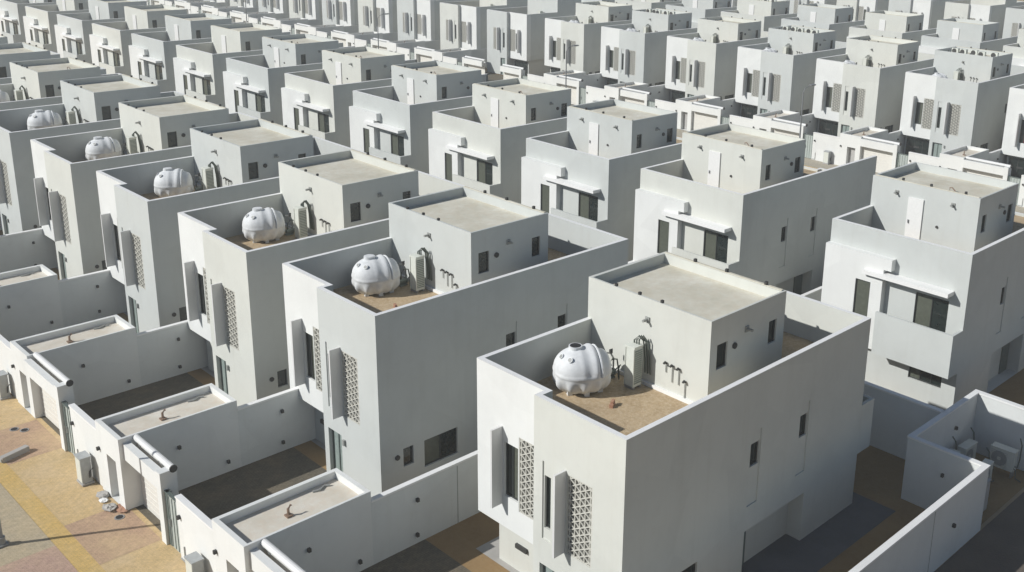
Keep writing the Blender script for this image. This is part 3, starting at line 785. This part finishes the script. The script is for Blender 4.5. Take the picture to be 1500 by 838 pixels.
# loose things on the pavement and on the terraces
def stone(name, loc, s, mat, label, cat, group=None, seed=1):
    rnd = random.Random(seed); mb = MB()
    n, m = 7, 10
    for i in range(n + 1):
        for j in range(m):
            u = math.pi * i / n; t = 2 * math.pi * j / m; k = 1 + rnd.uniform(-.22, .22) if 0 < i < n else 1
            mb.v.append((s[0] * math.sin(u) * math.cos(t) * k, s[1] * math.sin(u) * math.sin(t) * k, s[2] * (1 - math.cos(u)) * .5 * k))
    for i in range(n):
        for j in range(m): mb.f.append((i * m + j, i * m + (j + 1) % m, (i + 1) * m + (j + 1) % m, (i + 1) * m + j))
    o = link(name, mb.mesh(name), M[mat], None, loc); return tag(o, label, cat, group)
stone('rubble', (-7.62, 20.62, 0), (.22, .30, .16), 'concrete', 'pale lump of rubble by the grey meter cabinet', 'rubble', 'rubble on the pavement', 3)
stone('rubble', (-7.72, 20.25, 0), (.16, .2, .1), 'coping', 'small whitish lump of rubble touching a bigger pale one', 'rubble', 'rubble on the pavement', 4)
stone('rubble', (-7.80, 19.50, 0), (.24, .30, .18), 'concrete', 'grey-white lump of rubble in front of the shutter bay', 'rubble', 'rubble on the pavement', 5)
stone('rubble', (-7.45, 19.15, 0), (.20, .34, .10), 'rust', 'flat brick-red heap of rubble near the shutter bay', 'rubble', 'rubble on the pavement', 6)
def manhole(x, y, label):
    r = empty('manhole_cover', (x, y, 0)); a = MB(); a.tube([(0, 0, -.002), (0, 0, .02)], .19, 18); b = MB(); b.tube([(0, 0, .02), (0, 0, .028)], .14, 16)
    link('rim', a.mesh('rim'), M['metal'], r); link('lid', b.mesh('lid'), M['tankdark'], r); tag(r, label, 'manhole', 'manhole covers')
manhole(-7.74, 18.66, 'dark round manhole cover beside the brick-red rubble')
manhole(-7.95, 28.55, 'dark round manhole cover by the third plot, the one nearer the wall')
manhole(-8.25, 28.95, 'dark round manhole cover by the third plot, the one nearer the kerb')
o = link('concrete_post', MB().box(-.62, -.13, 0, .62, .13, .24).box(-.66, -.09, .05, -.62, .09, .19).mesh('concrete_post'), M['concrete'], None, (-9.05, 26.4, 0)); o.rotation_euler = (0, 0, math.radians(17)); tag(o, 'short concrete post lying across the red driveway pavers', 'post')
for i, (x, y, z) in enumerate(rowA[:4]):
    b = MB().box(-.16, -.07, 0, .16, .07, .12).box(-.05, -.05, .12, .20, .05, .2)
    o = link('brick', b.mesh('brick'), M['rust'], None, (x + 3.75 - .3 * i, y + 4.15 - .5 * i, z + TZ)); o.rotation_euler = (0, 0, .5 + i * .7)
    tag(o, f'broken pinkish brick on the gravel terrace of the {ORD[i]} house of the paved-lane row', 'brick', 'bricks on the terraces')

# ------------------------------------------------------------------ air
hz = bpy.data.materials.new('haze'); hz.use_nodes = True; hn = hz.node_tree
hn.nodes.remove(hn.nodes['Principled BSDF'])
pv = hn.nodes.new('ShaderNodeVolumePrincipled'); pv.inputs['Color'].default_value = (.93, .96, .96, 1); pv.inputs['Density'].default_value = HAZE
hn.links.new(pv.outputs[0], hn.nodes['Material Output'].inputs['Volume'])
o = link('haze', MB().box(-720, -720, -1.1, 720, 720, 27).mesh('haze'), hz); o['kind'] = 'stuff'

# ------------------------------------------------------------------ light
SUN = Vector((-1, .57, .78)).normalized()
w = bpy.data.worlds.new('World'); SC.world = w; w.use_nodes = True
nt = w.node_tree; sky = nt.nodes.new('ShaderNodeTexSky'); sky.sky_type = 'NISHITA'; sky.sun_disc = False
sky.sun_elevation = math.asin(SUN.z); sky.sun_rotation = math.pi / 2 - math.atan2(SUN.y, SUN.x)
sky.air_density = 1.0; sky.dust_density = 0.6; sky.ozone_density = 2.6
nt.links.new(sky.outputs[0], nt.nodes['Background'].inputs[0]); nt.nodes['Background'].inputs[1].default_value = 0.052
ld = bpy.data.lights.new('sun', 'SUN'); ld.energy = 4.0; ld.angle = math.radians(.53); ld.color = (1.0, .985, .955)
lo = bpy.data.objects.new('sun', ld); COL.objects.link(lo); lo.rotation_euler = SUN.to_track_quat('Z', 'Y').to_euler()

# ------------------------------------------------------------------ camera
cd = bpy.data.cameras.new('camera'); co = bpy.data.objects.new('camera', cd); COL.objects.link(co); SC.camera = co
fw = Vector((0.70111299, 0.65423363, -0.28358234)); rt = Vector((0.68834042, -0.72477843, 0.02972678)); up = Vector((0.1860861, 0.21604302, 0.95848703))
co.matrix_world = Matrix(((rt.x, up.x, -fw.x, -21.0828509), (rt.y, up.y, -fw.y, -20.26308475), (rt.z, up.z, -fw.z, 24.16821428), (0, 0, 0, 1)))
cd.sensor_fit = 'HORIZONTAL'; cd.sensor_width = 36; cd.lens = 1547.076 / 1500 * 36
cd.shift_x = (750 - 908.018) / 1500; cd.shift_y = (302.428 - 419) / 1500
cd.clip_start = .5; cd.clip_end = 4000

SC.view_settings.view_transform = 'Standard'; SC.view_settings.look = 'None'; SC.view_settings.gamma = 1; SC.view_settings.exposure = 0.02
SC.view_settings.use_curve_mapping = False
SC.cycles.max_bounces = 6; SC.cycles.diffuse_bounces = 2; SC.cycles.volume_bounces = 1
